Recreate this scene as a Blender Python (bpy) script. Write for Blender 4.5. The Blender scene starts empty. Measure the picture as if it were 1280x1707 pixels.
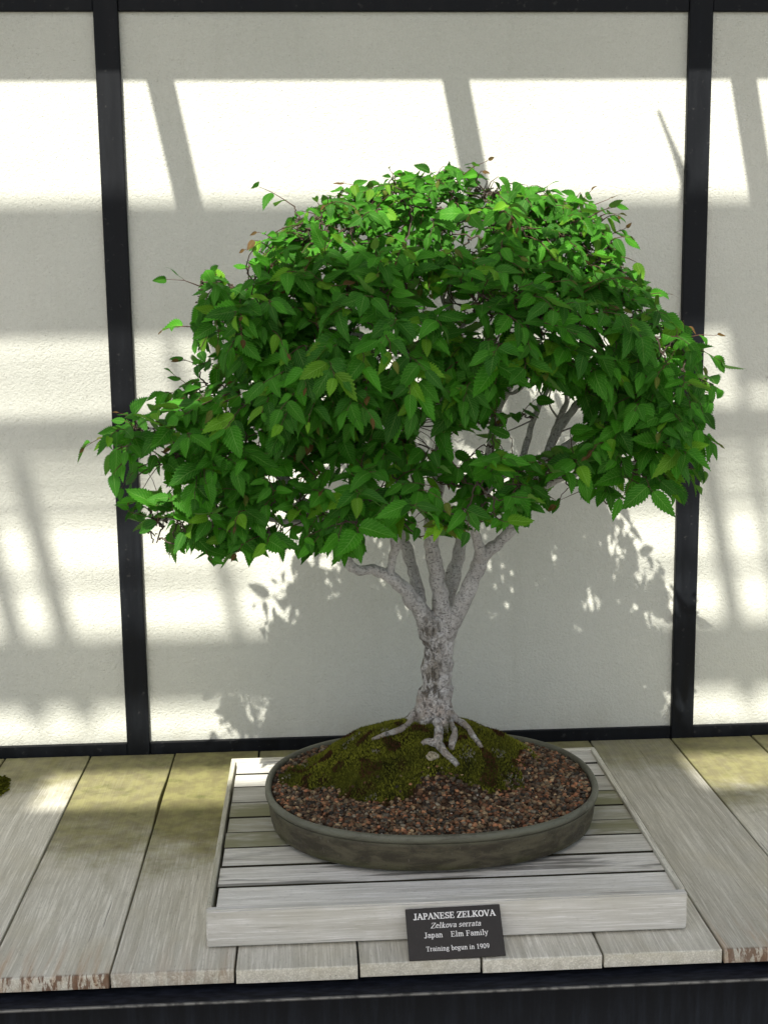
import bpy, bmesh, math, random
import numpy as np
from mathutils import Vector, Matrix, noise as mnoise

random.seed(11)
rng = np.random.default_rng(11)
scene = bpy.context.scene
COL = scene.collection
R = math.radians

# ------------------------------------------------------------------ camera
CX, CY, CZ = 0.39712, -2.73161, 0.98256
YAW, PITCH, ROLL, FPX = 0.0558574, -0.1629730, -0.0121431, 2128.7
_f = Vector((math.sin(YAW)*math.cos(PITCH), math.cos(YAW)*math.cos(PITCH), math.sin(PITCH)))
_r0 = Vector((math.cos(YAW), -math.sin(YAW), 0.0))
_u0 = _r0.cross(_f)
_r = _r0*math.cos(ROLL) + _u0*math.sin(ROLL)
_u = -_r0*math.sin(ROLL) + _u0*math.cos(ROLL)
cam_data = bpy.data.cameras.new('camera')
cam = bpy.data.objects.new('camera', cam_data); COL.objects.link(cam)
M = Matrix((( _r.x, _u.x, -_f.x, CX), (_r.y, _u.y, -_f.y, CY), (_r.z, _u.z, -_f.z, CZ), (0, 0, 0, 1)))
cam.matrix_world = M
cam_data.sensor_fit = 'VERTICAL'; cam_data.sensor_height = 24.0
cam_data.lens = 24.0*FPX/1707.0
cam_data.clip_start = 0.05; cam_data.clip_end = 2000
scene.camera = cam

# ------------------------------------------------------------------ light
KZ, MX = 1.2, 0.24                       # fall and sideways drift of the sunlight per metre towards the wall
to_sun = Vector((-MX, -1.0, KZ)).normalized()
world = bpy.data.worlds.new('World'); scene.world = world; world.use_nodes = True
wn = world.node_tree.nodes; wl = world.node_tree.links
bg = wn['Background']
sky = wn.new('ShaderNodeTexSky'); sky.sky_type = 'NISHITA'; sky.sun_disc = False
sky.sun_elevation = math.asin(to_sun.z); sky.sun_rotation = math.atan2(to_sun.x, to_sun.y) % (2*math.pi)
sky.dust_density = 2.5; sky.ozone_density = .6
hs = wn.new('ShaderNodeHueSaturation'); hs.inputs['Saturation'].default_value = .75     # hazy, whitish summer sky
wl.new(sky.outputs['Color'], hs.inputs['Color']); wl.new(hs.outputs['Color'], bg.inputs['Color']); bg.inputs['Strength'].default_value = 0.10
sun_d = bpy.data.lights.new('sun', 'SUN'); sun_d.energy = 5.0; sun_d.angle = R(0.53); sun_d.color = (1.0, 0.96, 0.87)
sun = bpy.data.objects.new('sun', sun_d); COL.objects.link(sun)
sun.rotation_euler = to_sun.to_track_quat('Z', 'Y').to_euler(); sun.location = (0, -6, 8)
vs = scene.view_settings
vs.view_transform = 'Standard'; vs.look = 'None'; vs.gamma = 1.0; vs.exposure = 0.70
scene.cycles.max_bounces = 8; scene.cycles.diffuse_bounces = 5; scene.cycles.transmission_bounces = 4

# ------------------------------------------------------------------ helpers
def at(u, v, y):
    """A real point of the place at depth y, read off the photograph's pixel (u, v)."""
    d = _f + _r*((u-640)/FPX) - _u*((v-853.5)/FPX)
    t = (y-CY)/d.y
    return Vector((CX, CY, CZ)) + d*t
PX = 1/946.0                              # metres per photograph pixel at the tree

def tag(o, label=None, cat=None, group=None, kind=None):
    if label: o['label'] = label
    if cat: o['category'] = cat
    if group: o['group'] = group
    if kind: o['kind'] = kind
    return o
def empty(name, loc=(0, 0, 0)):
    o = bpy.data.objects.new(name, None); COL.objects.link(o); o.location = loc; return o
def link_mesh(name, me, mat, parent=None, smooth=False):
    o = bpy.data.objects.new(name, me); COL.objects.link(o)
    if mat: me.materials.append(mat)
    if parent is not None:
        o.parent = parent; o.matrix_parent_inverse = Matrix.Translation(-Vector(parent.location))
    if smooth:
        me.polygons.foreach_set('use_smooth', [True]*len(me.polygons))
    return o
def from_bm(name, bm, mat, parent=None, smooth=False):
    me = bpy.data.meshes.new(name); bm.normal_update(); bm.to_mesh(me); bm.free()
    return link_mesh(name, me, mat, parent, smooth)
def from_np(name, V, F, mat, parent=None, smooth=True, col=None, uv=None):
    """V (n,3); F list of quad/tri index arrays (k,3)/(k,4)."""
    me = bpy.data.meshes.new(name)
    F = [f for f in F if len(f)]
    nl = sum(f.size for f in F); npoly = sum(len(f) for f in F)
    me.vertices.add(len(V)); me.vertices.foreach_set('co', np.ascontiguousarray(V, dtype=np.float32).ravel())
    me.loops.add(nl); me.polygons.add(npoly)
    li = np.concatenate([f.ravel() for f in F]).astype(np.int32)
    tot = np.concatenate([np.full(len(f), f.shape[1]) for f in F]).astype(np.int32)
    st = np.concatenate([[0], np.cumsum(tot)[:-1]]).astype(np.int32)
    me.loops.foreach_set('vertex_index', li)
    me.polygons.foreach_set('loop_start', st); me.polygons.foreach_set('loop_total', tot)
    me.update(calc_edges=True)
    if col is not None:
        a = me.color_attributes.new('tint', 'FLOAT_COLOR', 'POINT')
        a.data.foreach_set('color', np.concatenate([col, np.ones((len(col), 1))], 1).astype(np.float32).ravel())
    if uv is not None:
        l = me.uv_layers.new(name='UVMap'); l.data.foreach_set('uv', uv[li].astype(np.float32).ravel())
    me.validate()
    return link_mesh(name, me, mat, parent, smooth)
def add_box(bm, x0, x1, y0, y1, z0, z1, bevel=0.0, seg=1):
    b2 = bmesh.new()
    bmesh.ops.create_cube(b2, size=1.0)
    for v in b2.verts:
        v.co = Vector((x0+(v.co.x+.5)*(x1-x0), y0+(v.co.y+.5)*(y1-y0), z0+(v.co.z+.5)*(z1-z0)))
    if bevel > 0:
        bmesh.ops.bevel(b2, geom=list(b2.edges), offset=bevel, segments=seg, affect='EDGES')
    me = bpy.data.meshes.new('tmp'); b2.to_mesh(me); b2.free(); bm.from_mesh(me); bpy.data.meshes.remove(me)
def box(name, x0, x1, y0, y1, z0, z1, mat, parent=None, bevel=0.0, seg=1):
    bm = bmesh.new(); add_box(bm, x0, x1, y0, y1, z0, z1, bevel, seg)
    return from_bm(name, bm, mat, parent)

# node helpers ------------------------------------------------------
class NT:
    def __init__(s, name):
        s.m = bpy.data.materials.new(name); s.m.use_nodes = True
        s.n = s.m.node_tree.nodes; s.l = s.m.node_tree.links; s.b = s.n['Principled BSDF']; s.out = s.n['Material Output']
    def new(s, t, **kw):
        x = s.n.new(t)
        for k, v in kw.items(): setattr(x, k, v)
        return x
    def put(s, sock, v):
        if hasattr(v, 'is_output') or hasattr(v, 'links'): s.l.new(v, sock)
        else:
            try: sock.default_value = v
            except Exception: sock.default_value = (*v, 1.0)
    def pos(s): return s.new('ShaderNodeNewGeometry').outputs['Position']
    def xyz(s, v):
        x = s.new('ShaderNodeSeparateXYZ'); s.l.new(v, x.inputs[0]); return x.outputs
    def mapv(s, v, scale=(1, 1, 1), loc=(0, 0, 0), rot=(0, 0, 0)):
        x = s.new('ShaderNodeMapping'); s.l.new(v, x.inputs['Vector'])
        x.inputs['Scale'].default_value = scale; x.inputs['Location'].default_value = loc; x.inputs['Rotation'].default_value = rot
        return x.outputs[0]
    def noise(s, v, scale=5, detail=4, rough=0.55, dist=0.0):
        x = s.new('ShaderNodeTexNoise'); s.l.new(v, x.inputs['Vector'])
        x.inputs['Scale'].default_value = scale; x.inputs['Detail'].default_value = detail
        x.inputs['Roughness'].default_value = rough; x.inputs['Distortion'].default_value = dist
        return x.outputs['Fac']
    def vor(s, v, scale=5, feature='F1', rnd=1.0):
        x = s.new('ShaderNodeTexVoronoi', feature=feature); s.l.new(v, x.inputs['Vector'])
        x.inputs['Scale'].default_value = scale; x.inputs['Randomness'].default_value = rnd
        return x.outputs['Distance']
    def math(s, op, a, b=0.0, clamp=False):
        x = s.new('ShaderNodeMath', operation=op, use_clamp=clamp); s.put(x.inputs[0], a); s.put(x.inputs[1], b); return x.outputs[0]
    def rng(s, v, a, b, c=0.0, d=1.0, smooth=True):
        x = s.new('ShaderNodeMapRange', interpolation_type='SMOOTHSTEP' if smooth else 'LINEAR')
        s.put(x.inputs['Value'], v); x.inputs['From Min'].default_value = a; x.inputs['From Max'].default_value = b
        x.inputs['To Min'].default_value = c; x.inputs['To Max'].default_value = d; return x.outputs[0]
    def mix(s, f, a, b, mode='MIX'):
        x = s.new('ShaderNodeMix', data_type='RGBA', blend_type=mode)
        s.put(x.inputs[0], f); s.put(x.inputs[6], a); s.put(x.inputs[7], b); return x.outputs[2]
    def ramp(s, f, stops):
        x = s.new('ShaderNodeValToRGB'); s.l.new(f, x.inputs[0]); e = x.color_ramp.elements
        while len(e) < len(stops): e.new(0.5)
        for q, (p, c) in zip(e, stops): q.position = p; q.color = (*c, 1.0)
        return x.outputs[0]
    def bump(s, h, strength=0.3, dist=0.002, normal=None):
        x = s.new('ShaderNodeBump'); s.put(x.inputs['Height'], h); x.inputs['Strength'].default_value = strength
        x.inputs['Distance'].default_value = dist
        if normal is not None: s.l.new(normal, x.inputs['Normal'])
        return x.outputs[0]
    def done(s, color=None, rough=0.6, normal=None, spec=0.5, metal=0.0):
        if color is not None: s.put(s.b.inputs['Base Color'], color)
        s.put(s.b.inputs['Roughness'], rough); s.b.inputs['Specular IOR Level'].default_value = spec
        s.b.inputs['Metallic'].default_value = metal
        if normal is not None: s.l.new(normal, s.b.inputs['Normal'])
        return s.m

# ------------------------------------------------------------------ materials
def mat_stucco():
    t = NT('pebbled_panel'); p = t.pos()
    grit = t.noise(p, 330, 2, .6); med = t.noise(p, 165, 2, .5); big = t.noise(p, 2.2, 4, .6)
    pits = t.rng(t.vor(p, 120), .05, .16, 0.0, 1.0)
    keep = t.rng(t.noise(p, 45, 1), .5, .56)
    pit = t.math('MULTIPLY', t.math('SUBTRACT', 1.0, pits), keep)
    c = t.mix(t.rng(big, .35, .65), (.585, .595, .528), (.625, .632, .562))
    streak = t.noise(t.mapv(p, (22, 22, 1.1)), 1, 4, .6)
    c = t.mix(t.rng(streak, .52, .8, 0, .25), c, (.50, .505, .43))
    c = t.mix(t.math('MULTIPLY', pit, .55), c, (.36, .35, .30))
    z = t.xyz(p)[2]
    c = t.mix(t.rng(grit, .52, .70, 0, .22), c, (.40, .40, .34)); c = t.mix(t.rng(med, .5, .34, 0, .16), c, (.72, .73, .66))
    grime = t.math('MULTIPLY', t.rng(z, .025, .10, 1, 0), t.rng(t.noise(t.mapv(p, (18, 18, 4)), 1, 4), .35, .7))
    c = t.mix(t.math('MULTIPLY', grime, .35), c, (.42, .41, .33))
    h = t.math('ADD', t.math('MULTIPLY', grit, .6), t.math('SUBTRACT', med, t.math('MULTIPLY', pit, .7)))
    return t.done(c, .75, t.bump(h, .8, .0022), .25)
def mat_frame():
    t = NT('black_painted_steel'); p = t.pos()
    n = t.noise(t.mapv(p, (9, 9, 1.2)), 4, 6, .65)
    c = t.mix(t.rng(n, .4, .75), (.0030, .0040, .0058), (.0075, .0095, .0125))
    d = t.noise(p, 90, 3); c = t.mix(t.rng(d, .62, .75, 0, .5), c, (.05, .05, .048))
    return t.done(c, t.rng(n, .3, .7, .45, .65), t.bump(t.noise(p, 140, 3), .12, .001), .2)
def mat_beam():
    t = NT('dusty_dark_steel'); p = t.pos(); x = t.xyz(p)
    n = t.noise(t.mapv(p, (40, 40, 3)), 2, 5, .65)
    c = t.mix(t.rng(n, .4, .8), (.0012, .0018, .0030), (.0045, .006, .009))
    dust = t.noise(t.mapv(p, (14, 60, 60)), 3, 5, .6)
    up = t.xyz(t.new('ShaderNodeNewGeometry').outputs['Normal'])[2]
    m = t.math('MULTIPLY', t.rng(up, .5, .9), t.rng(dust, .35, .7, .2, 1))
    c = t.mix(m, c, (.016, .019, .028))
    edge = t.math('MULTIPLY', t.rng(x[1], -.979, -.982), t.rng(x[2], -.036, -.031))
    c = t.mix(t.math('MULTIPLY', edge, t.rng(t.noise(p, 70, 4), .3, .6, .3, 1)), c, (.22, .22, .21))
    return t.done(c, .55, t.bump(t.noise(p, 120, 4), .2, .001), .12)
def mat_wood(axis, seed, tone=1.0, algae=0.0, algae_y=None, rust=0.0, wet=0.0, warm=0.0, olive=0.0, grain=1.0, cool=0.0):
    """Weathered grey board: grain along axis; algae and rust are stains of the wood itself."""
    t = NT('weathered_board'); p = t.pos(); o = seed*7.31; tone *= 1.62
    sc = (2.2, 75, 75) if axis == 'X' else (75, 2.2, 75)
    sf = (11, 380, 380) if axis == 'X' else (380, 11, 380)
    wob = t.new('ShaderNodeTexNoise'); t.l.new(t.mapv(p, (4, 4, 4), (o, o, 0)), wob.inputs['Vector']); wob.inputs['Scale'].default_value = 1.0
    pv = t.new('ShaderNodeVectorMath', operation='MULTIPLY_ADD'); t.l.new(wob.outputs['Color'], pv.inputs[0]); pv.inputs[1].default_value = (.009, .009, .009); t.l.new(p, pv.inputs[2])
    q = pv.outputs[0]
    g1 = t.noise(t.mapv(q, sc, (o, o*1.3, 0)), 1, 6, .62)
    g2 = t.noise(t.mapv(q, sf, (o, o, 1)), 1, 3, .6)
    sp = t.noise(t.mapv(p, (110, 420, 420) if axis == 'X' else (420, 110, 420), (o, 0, 0)), 1, 2, .6)
    blot = t.noise(t.mapv(p, (1, 1, 1), (o, 3*o, 0)), 6, 5, .6)
    c = t.ramp(g1, [(.28, tuple(tone*k for k in (.305, .296, .255))), (.5, tuple(tone*k for k in (.372, .365, .325))), (.70, tuple(tone*k for k in (.450, .443, .402)))])
    c = t.mix(t.rng(g2, .42, .66, 0, .50*grain), c, tuple(tone*k for k in (.19, .178, .150)))
    c = t.mix(t.rng(g2, .46, .34, 0, .45), c, tuple(tone*k for k in (.55, .54, .51)))
    c = t.mix(t.rng(sp, .56, .72, 0, .45*grain), c, (.15, .14, .12))
    c = t.mix(t.rng(blot, .45, .75, 0, .35), c, (.48+.05*warm, .455+.03*warm, .36-.02*warm))
    # a few knots, drawn out along the grain
    kn = t.new('ShaderNodeTexVoronoi', feature='F1'); t.l.new(t.mapv(q, (2.2, 9, 9) if axis == 'X' else (9, 2.2, 9), (o*1.7, o, 0)), kn.inputs['Vector']); kn.inputs['Scale'].default_value = 1.0
    kd = kn.outputs['Distance']
    c = t.mix(t.math('MULTIPLY', t.rng(kd, .13, .03), .55), c, (.17, .145, .105))
    x = t.xyz(p)
    # checks: thin dark cracks along the grain
    ck = t.rng(t.noise(t.mapv(q, (5, 240, 240) if axis == 'X' else (240, 5, 240), (o*2, o, 2)), 1, 2, .5), .70, .76)
    c = t.mix(t.math('MULTIPLY', ck, .6), c, (.10, .095, .085))
    if algae > 0:
        base = t.rng(x[1], algae_y[0], algae_y[1]) if algae_y else 1.0
        am = t.math('ADD', t.math('MULTIPLY', base, 1.0), t.math('SUBTRACT', t.noise(t.mapv(p, (1, 1, 1), (o, 0, 0)), 9, 6, .65), .62))
        am = t.math('MULTIPLY', t.rng(am, .08, .72), algae)
        ac = t.mix(t.rng(t.noise(p, 30, 4), .35, .65), (.215, .205, .075), (.15, .135, .055))
        c = t.mix(am, c, ac)
        am2 = t.math('MULTIPLY', t.math('MULTIPLY', base, algae), t.rng(t.noise(t.mapv(p, (1, 1, 1), (o, 9, 0)), 13, 5, .7), .52, .75))
        c = t.mix(t.math('MULTIPLY', am2, .8), c, (.075, .09, .02))
    if olive > 0:
        om = t.rng(t.noise(t.mapv(p, (4, 14, 14), (o, 0, 5)), 1.2, 5, .65), .28, .55)
        c = t.mix(t.math('MULTIPLY', om, olive), c, (.185, .185, .085))
    if wet > 0:                                  # dark damp streaks from the back and front edge of the board
        n = t.noise(t.mapv(p, (5, 60, 60), (o, 0, 0)), 1, 4, .6)
        wm = t.rng(n, .50, .62)
        c = t.mix(t.math('MULTIPLY', wm, wet), c, (.10, .097, .08))
    if cool <= 0: c = t.mix(1.0, c, (1.01, 1.0, .95), 'MULTIPLY')
    if cool > 0: c = t.mix(cool, c, t.mix(1.0, c, (.96, .975, 1.06), 'MULTIPLY'))
    if rust > 0:
        rn = t.noise(t.mapv(p, (90, 12, 25), (o, 0, 0)), .9, 5, .7, .8)
        rm = t.math('MULTIPLY', t.rng(x[1], -.9385, -.9465), t.rng(rn, .45, .54))
        halo = t.math('MULTIPLY', t.rng(x[1], -.80, -.95), t.rng(t.noise(t.mapv(p, (60, 6, 20), (o, 0, 0)), 1, 4, .6), .40, .75))
        c = t.mix(t.math('MULTIPLY', halo, .75*rust), c, (.42, .26, .14))
        c = t.mix(t.math('MULTIPLY', rm, .85*rust), c, t.mix(t.noise(p, 180, 3), (.07, .028, .014), (.19, .085, .035)))
    h = t.math('ADD', t.math('MULTIPLY', g1, .5), t.math('SUBTRACT', t.math('MULTIPLY', g2, .8), ck))
    return t.done(c, .82, t.bump(h, .6, .0016), .25)
def mat_bark(mossy=1.0):
    t = NT('pale_grey_bark'); p = t.pos(); z = t.xyz(p)[2]
    n = t.noise(p, 22, 5, .6); f = t.noise(p, 260, 4, .65); z2 = t.math('ADD', z, t.math('MULTIPLY', t.math('SUBTRACT', t.noise(p, 38, 4), .5), .05))
    c = t.mix(t.rng(n, .35, .68), (.44, .43, .415), (.58, .572, .555))
    c = t.mix(t.rng(t.noise(p, 60, 4, .65), .5, .7, 0, .4), c, (.29, .28, .265))
    dash = t.rng(t.noise(t.mapv(p, (1, 1, 2.2)), 240, 3, .7), .55, .65)      # short dark lenticels
    c = t.mix(t.math('MULTIPLY', dash, .62), c, (.14, .13, .12))
    xl = t.rng(t.xyz(p)[0], .632, .612, .25, 1.0)                                # flaking bark mostly on the left flank
    zone = t.math('MULTIPLY', xl, t.math('MULTIPLY', t.rng(z2, .255, .275), t.rng(z2, .47, .36)))
    plate = t.noise(t.mapv(p, (1, 1, .42)), 95, 5, .7)
    rough = t.math('MULTIPLY', t.rng(plate, .50, .60), zone)
    c = t.mix(t.math('MULTIPLY', rough, .9), c, (.095, .078, .055))
    moss = t.math('MULTIPLY', t.math('MULTIPLY', zone, t.rng(t.noise(t.mapv(p, (1, 1, .5)), 34, 4, .7), .44, .60)), .75)
    c = t.mix(moss, c, (.15, .128, .09))
    low = t.math('MULTIPLY', t.rng(z2, .285, .25), t.rng(t.noise(p, 40, 4), .35, .6))
    c = t.mix(t.math('MULTIPLY', low, .6), c, (.34, .27, .21))
    lowc = t.math('MULTIPLY', t.rng(z2, .28, .255), t.rng(t.noise(t.mapv(p, (1, 1, .6)), 130, 4, .7), .56, .63))
    c = t.mix(t.math('MULTIPLY', lowc, .6), c, (.09, .08, .065))
    foot = t.math('MULTIPLY', t.rng(z2, .238, .212), t.rng(t.noise(p, 60, 4), .40, .54))
    c = t.mix(t.math('MULTIPLY', foot, mossy), c, (.07, .075, .02))
    fine = t.rng(t.noise(p, 420, 2), .35, .7, 0, .3); c = t.mix(fine, c, (.27, .26, .245))
    h = t.math('SUBTRACT', t.math('ADD', t.math('MULTIPLY', f, .6), t.math('MULTIPLY', n, 1.4)), t.math('ADD', t.math('MULTIPLY', dash, .5), t.math('ADD', rough, lowc)))
    return t.done(c, .8, t.bump(h, 1.0, .004), .2)
def mat_twig():
    t = NT('twig_bark'); a = t.new('ShaderNodeVertexColor', layer_name='tint').outputs[0]
    n = t.noise(t.pos(), 300, 3)
    return t.done(t.mix(t.rng(n, .4, .7, 0, .5), a, (.05, .035, .025)), .7, None, .3)
def mat_leaf():
    t = NT('zelkova_leaf'); a = t.new('ShaderNodeVertexColor', layer_name='tint').outputs[0]
    uv = t.new('ShaderNodeUVMap', uv_map='UVMap').outputs[0]; s = t.xyz(uv)
    ax = t.math('ABSOLUTE', t.math('SUBTRACT', s[0], .5))
    # lateral veins slant forward from the midrib
    ph = t.math('MULTIPLY', t.math('SUBTRACT', s[1], t.math('MULTIPLY', ax, .55)), 9.0)
    fr = t.math('ABSOLUTE', t.math('SUBTRACT', t.math('FRACT', ph), .5))
    vein = t.math('MAXIMUM', t.rng(fr, .10, .02), t.rng(ax, .035, .012))
    nz = t.noise(t.pos(), 55, 3)
    c = t.mix(t.rng(nz, .35, .7, 0, .28), a, t.mix(1.0, a, (.55, .62, .5), 'MULTIPLY'))
    cv = t.mix(t.math('MULTIPLY', vein, .26), c, t.mix(1.0, c, (.30, .42, .14), 'ADD'))
    back = t.new('ShaderNodeNewGeometry').outputs['Backfacing']
    cb = t.mix(t.math('MULTIPLY', back, .45), cv, (.16, .26, .085))
    h = t.math('SUBTRACT', t.math('MULTIPLY', fr, .9), t.math('MULTIPLY', t.rng(ax, .05, .0), .6))
    nrm = t.bump(h, .35, .0016)
    t.done(cb, .58, nrm, .16)
    tr = t.new('ShaderNodeBsdfTranslucent'); t.l.new(t.mix(1.0, cb, (1.25, 1.45, .55), 'MULTIPLY'), tr.inputs['Color']); t.l.new(nrm, tr.inputs['Normal'])
    mx = t.new('ShaderNodeMixShader'); mx.inputs[0].default_value = .32
    t.l.new(t.b.outputs[0], mx.inputs[1]); t.l.new(tr.outputs[0], mx.inputs[2]); t.l.new(mx.outputs[0], t.out.inputs[0])
    return t.m
def mat_tint(name, rough=.85, scale=300, amt=.4, spec=.25):
    t = NT(name); a = t.new('ShaderNodeVertexColor', layer_name='tint').outputs[0]
    n = t.noise(t.pos(), scale, 3)
    return t.done(t.mix(t.rng(n, .35, .7, 0, amt), a, (.02, .018, .014)), rough, t.bump(n, .5, .001), spec)
def mat_glaze():
    t = NT('mottled_stoneware'); p = t.pos(); z = t.xyz(p)[2]
    n = t.noise(t.mapv(p, (8, 8, 26)), 2.2, 6, .65, .6); f = t.noise(p, 160, 4, .7); b = t.noise(t.mapv(p, (6, 6, 40), (3, 1, 0)), 2.6, 5, .6)
    c = t.mix(t.rng(n, .38, .62), (.034, .029, .017), (.084, .076, .046))
    c = t.mix(t.rng(b, .52, .72, 0, .7), c, (.052, .040, .028))
    c = t.mix(t.math('MULTIPLY', t.rng(z, .108, .127), t.rng(n, .25, .6, .25, 1)), c, (.115, .120, .088))
    c = t.mix(t.rng(f, .60, .74, 0, .8), c, (.14, .135, .105))
    c = t.mix(t.rng(f, .40, .28, 0, .7), c, (.02, .02, .017))
    low = t.math('MULTIPLY', t.rng(z, .085, .066), t.rng(t.noise(p, 14, 4), .4, .6)); c = t.mix(t.math('MULTIPLY', low, .6), c, (.06, .065, .02))
    return t.done(c, t.rng(f, .3, .7, .42, .65), t.bump(t.math('ADD', f, t.math('MULTIPLY', n, .8)), .35, .0015), .4)
def mat_soil():
    t = NT('dark_soil'); p = t.pos(); n = t.noise(p, 150, 5, .7)
    return t.done(t.mix(n, (.012, .008, .005), (.07, .042, .026)), .95, t.bump(n, .9, .004), .1)
def mat_moss_ground():
    t = NT('moss_bed'); p = t.pos(); n = t.noise(p, 18, 5, .65); f = t.noise(p, 320, 4, .7)
    c = t.mix(t.rng(n, .38, .62), (.020, .021, .005), (.075, .080, .010))
    c = t.mix(t.rng(t.noise(p, 26, 4, .6), .56, .7, 0, .85), c, (.035, .016, .008))
    c = t.mix(t.rng(f, .4, .7, 0, .6), c, (.010, .013, .003))
    return t.done(c, .95, t.bump(f, 1.0, .005), .05)
def mat_ground():
    t = NT('gravel_path'); p = t.pos(); n = t.noise(p, 60, 5, .7); b = t.noise(p, .6, 4)
    c = t.mix(n, (.16, .15, .135), (.36, .345, .315)); c = t.mix(t.rng(b, .4, .7, 0, .3), c, (.2, .19, .17))
    return t.done(c, .9, t.bump(n, .6, .01), .2)
def mat_sign():
    t = NT('engraved_sign_plate'); p = t.pos(); n = t.noise(p, 60, 5, .7)
    c = t.mix(n, (.020, .0175, .0155), (.036, .033, .030)); c = t.mix(t.rng(t.noise(p, 420, 3), .6, .75, 0, .5), c, (.06, .056, .05))
    return t.done(c, .55, t.bump(n, .1, .0005), .35)
def mat_plain(name, col, rough=.6, spec=.3):
    t = NT(name); p = t.pos(); n = t.noise(p, 90, 4, .6)
    return t.done(t.mix(n, tuple(.82*k for k in col), tuple(min(1, 1.12*k) for k in col)), rough, t.bump(n, .2, .001), spec)
def mat_stone():
    t = NT('lichen_stone'); p = t.pos(); n = t.noise(p, 130, 5, .7)
    c = t.mix(t.rng(n, .35, .65), (.20, .17, .11), (.45, .41, .31)); c = t.mix(t.rng(t.noise(p, 300, 3), .55, .65), c, (.06, .07, .02))
    return t.done(c, .9, t.bump(n, .8, .003), .2)

M_STUCCO, M_FRAME, M_BEAM, M_BARK, M_TWIG, M_LEAF = mat_stucco(), mat_frame(), mat_beam(), mat_bark(), mat_twig(), mat_leaf()
M_GLAZE, M_SOIL, M_MOSSBED, M_GROUND, M_SIGN = mat_glaze(), mat_soil(), mat_moss_ground(), mat_ground(), mat_sign()
M_PEBBLE = mat_tint('fired_clay_gravel', .8, 400, .35); M_TUFT = mat_tint('moss_tuft', .9, 200, .2, .1)
M_INK = mat_plain('engraved_white_letters', (.80, .79, .76), .6); M_STONE = mat_stone()
M_GAP_SHADE = mat_plain('gap_shade_board_edge', (.030, .028, .018), .9, .1)  # near-black paint for slat edges, so the gaps read as shaded seams
M_ROOT = mat_bark(.18)
M_PERG = mat_plain('pergola_timber', (.30, .25, .19), .8); M_LEGS = mat_plain('painted_leg', (.02, .022, .025), .5)

# ------------------------------------------------------------------ ground
bm = bmesh.new()
bmesh.ops.create_grid(bm, x_segments=40, y_segments=40, size=400)
for v in bm.verts: v.co.z = -0.80
tag(from_bm('ground', bm, M_GROUND), kind='structure')

# ------------------------------------------------------------------ screen wall
PWH, SPAN, TOP, RAILB = .0248, 1.22, 1.569, .0250
wall = empty('screen_wall', (SPAN/2, 0, -.80))
tag(wall, 'pale stippled wall panels held in a black steel frame behind the bonsai', 'wall')
for i in (-1, 0, 1):
    xa, xb = i*SPAN, (i+1)*SPAN
    box('panel', xa+.010, xb-.010, .014, .034, RAILB-.012, TOP+.02, M_STUCCO, wall)
for i in (-1, 0, 1, 2):
    box('post', i*SPAN-PWH, i*SPAN+PWH, 0, .05, -.80, TOP+.14, M_FRAME, wall, .0015)
for i in (-1, 0, 1):
    xa, xb = i*SPAN+PWH+.0004, (i+1)*SPAN-PWH-.0004
    box('bottom_rail', xa, xb, .004, .046, -.03, RAILB, M_FRAME, wall, .0015)
    box('top_rail', xa, xb, .003, .046, TOP, TOP+.12, M_FRAME, wall, .0015)
    box('plinth', xa, xb, .012, .04, -.80, -.0305, M_FRAME, wall)

# ------------------------------------------------------------------ bench: planks on a steel channel
bench = empty('display_bench', (SPAN/2, -.48, -.80))
tag(bench, 'weathered grey plank bench on a black steel channel under the bonsai stand', 'bench')
PW, S2, DEPTH, THK = .1855, .0801, .948, .0223
for n, i in enumerate(range(-3, 13)):
    xa, xb = S2+(i-2)*PW, S2+(i-1)*PW
    rr = random.Random(i*13+5)
    gap = .0018
    rust = {1: 1.0, 7: .9, 2: .35}.get(i, 0.0)
    al = {0: .75, 1: .80, 2: .85, 6: .8, 7: .62, 8: .8}.get(i, .8)
    m = mat_wood('Y', i*1.7+3, tone=rr.uniform(.92, 1.06)*(.86 if i == 7 else 1), algae=min(1, al*1.12), algae_y={7: (-.38, .02), 0: (-.46, .04), 1: (-.86, -.18), 2: (-.92, -.2)}.get(i, (-.62, -.12)), rust=rust, warm=rr.random(), grain=.6)
    ye = -DEPTH - rr.uniform(-.002, .002)
    dz = rr.uniform(-.0008, .0008)
    bmp = bmesh.new()
    # plank with slightly wavering edges, a worn front arris
    NY = 26
    rows = []
    for k in range(NY+1):
        y = -.0015 + (ye+.0015)*k/NY
        wl_ = mnoise.noise(Vector((i*3.1, y*7, 0)))*.0011; wr_ = mnoise.noise(Vector((i*3.1+9, y*7, 0)))*.0011
        if i == 1: wr_ -= .004*math.exp(-((y+.26)/.10)**2)
        rows.append((y, xa+gap+wl_, xb-gap+wr_))
    def ring(y, x0, x1, zt, zb, b=.0012):
        return [bmp.verts.new(c) for c in ((x0, y, zb), (x1, y, zb), (x1, y, zt-b), (x1-b, y, zt), (x0+b, y, zt), (x0, y, zt-b))]
    rg = [ring(y, a, b, dz, dz-THK) for y, a, b in rows[:-1]]
    y, a, b = rows[-1]
    rg.append(ring(y+.0016, a, b, dz, dz-THK)); rg.append(ring(y, a+.0006, b-.0006, dz-.0014, dz-THK+.001, .0008))
    for A, B in zip(rg[:-1], rg[1:]):
        for q in range(6): bmp.faces.new((A[q], A[(q+1) % 6], B[(q+1) % 6], B[q]))
    bmp.faces.new(rg[0][::-1]); bmp.faces.new(rg[-1])
    bmesh.ops.recalc_face_normals(bmp, faces=bmp.faces)
    from_bm('plank', bmp, m, bench)
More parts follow.
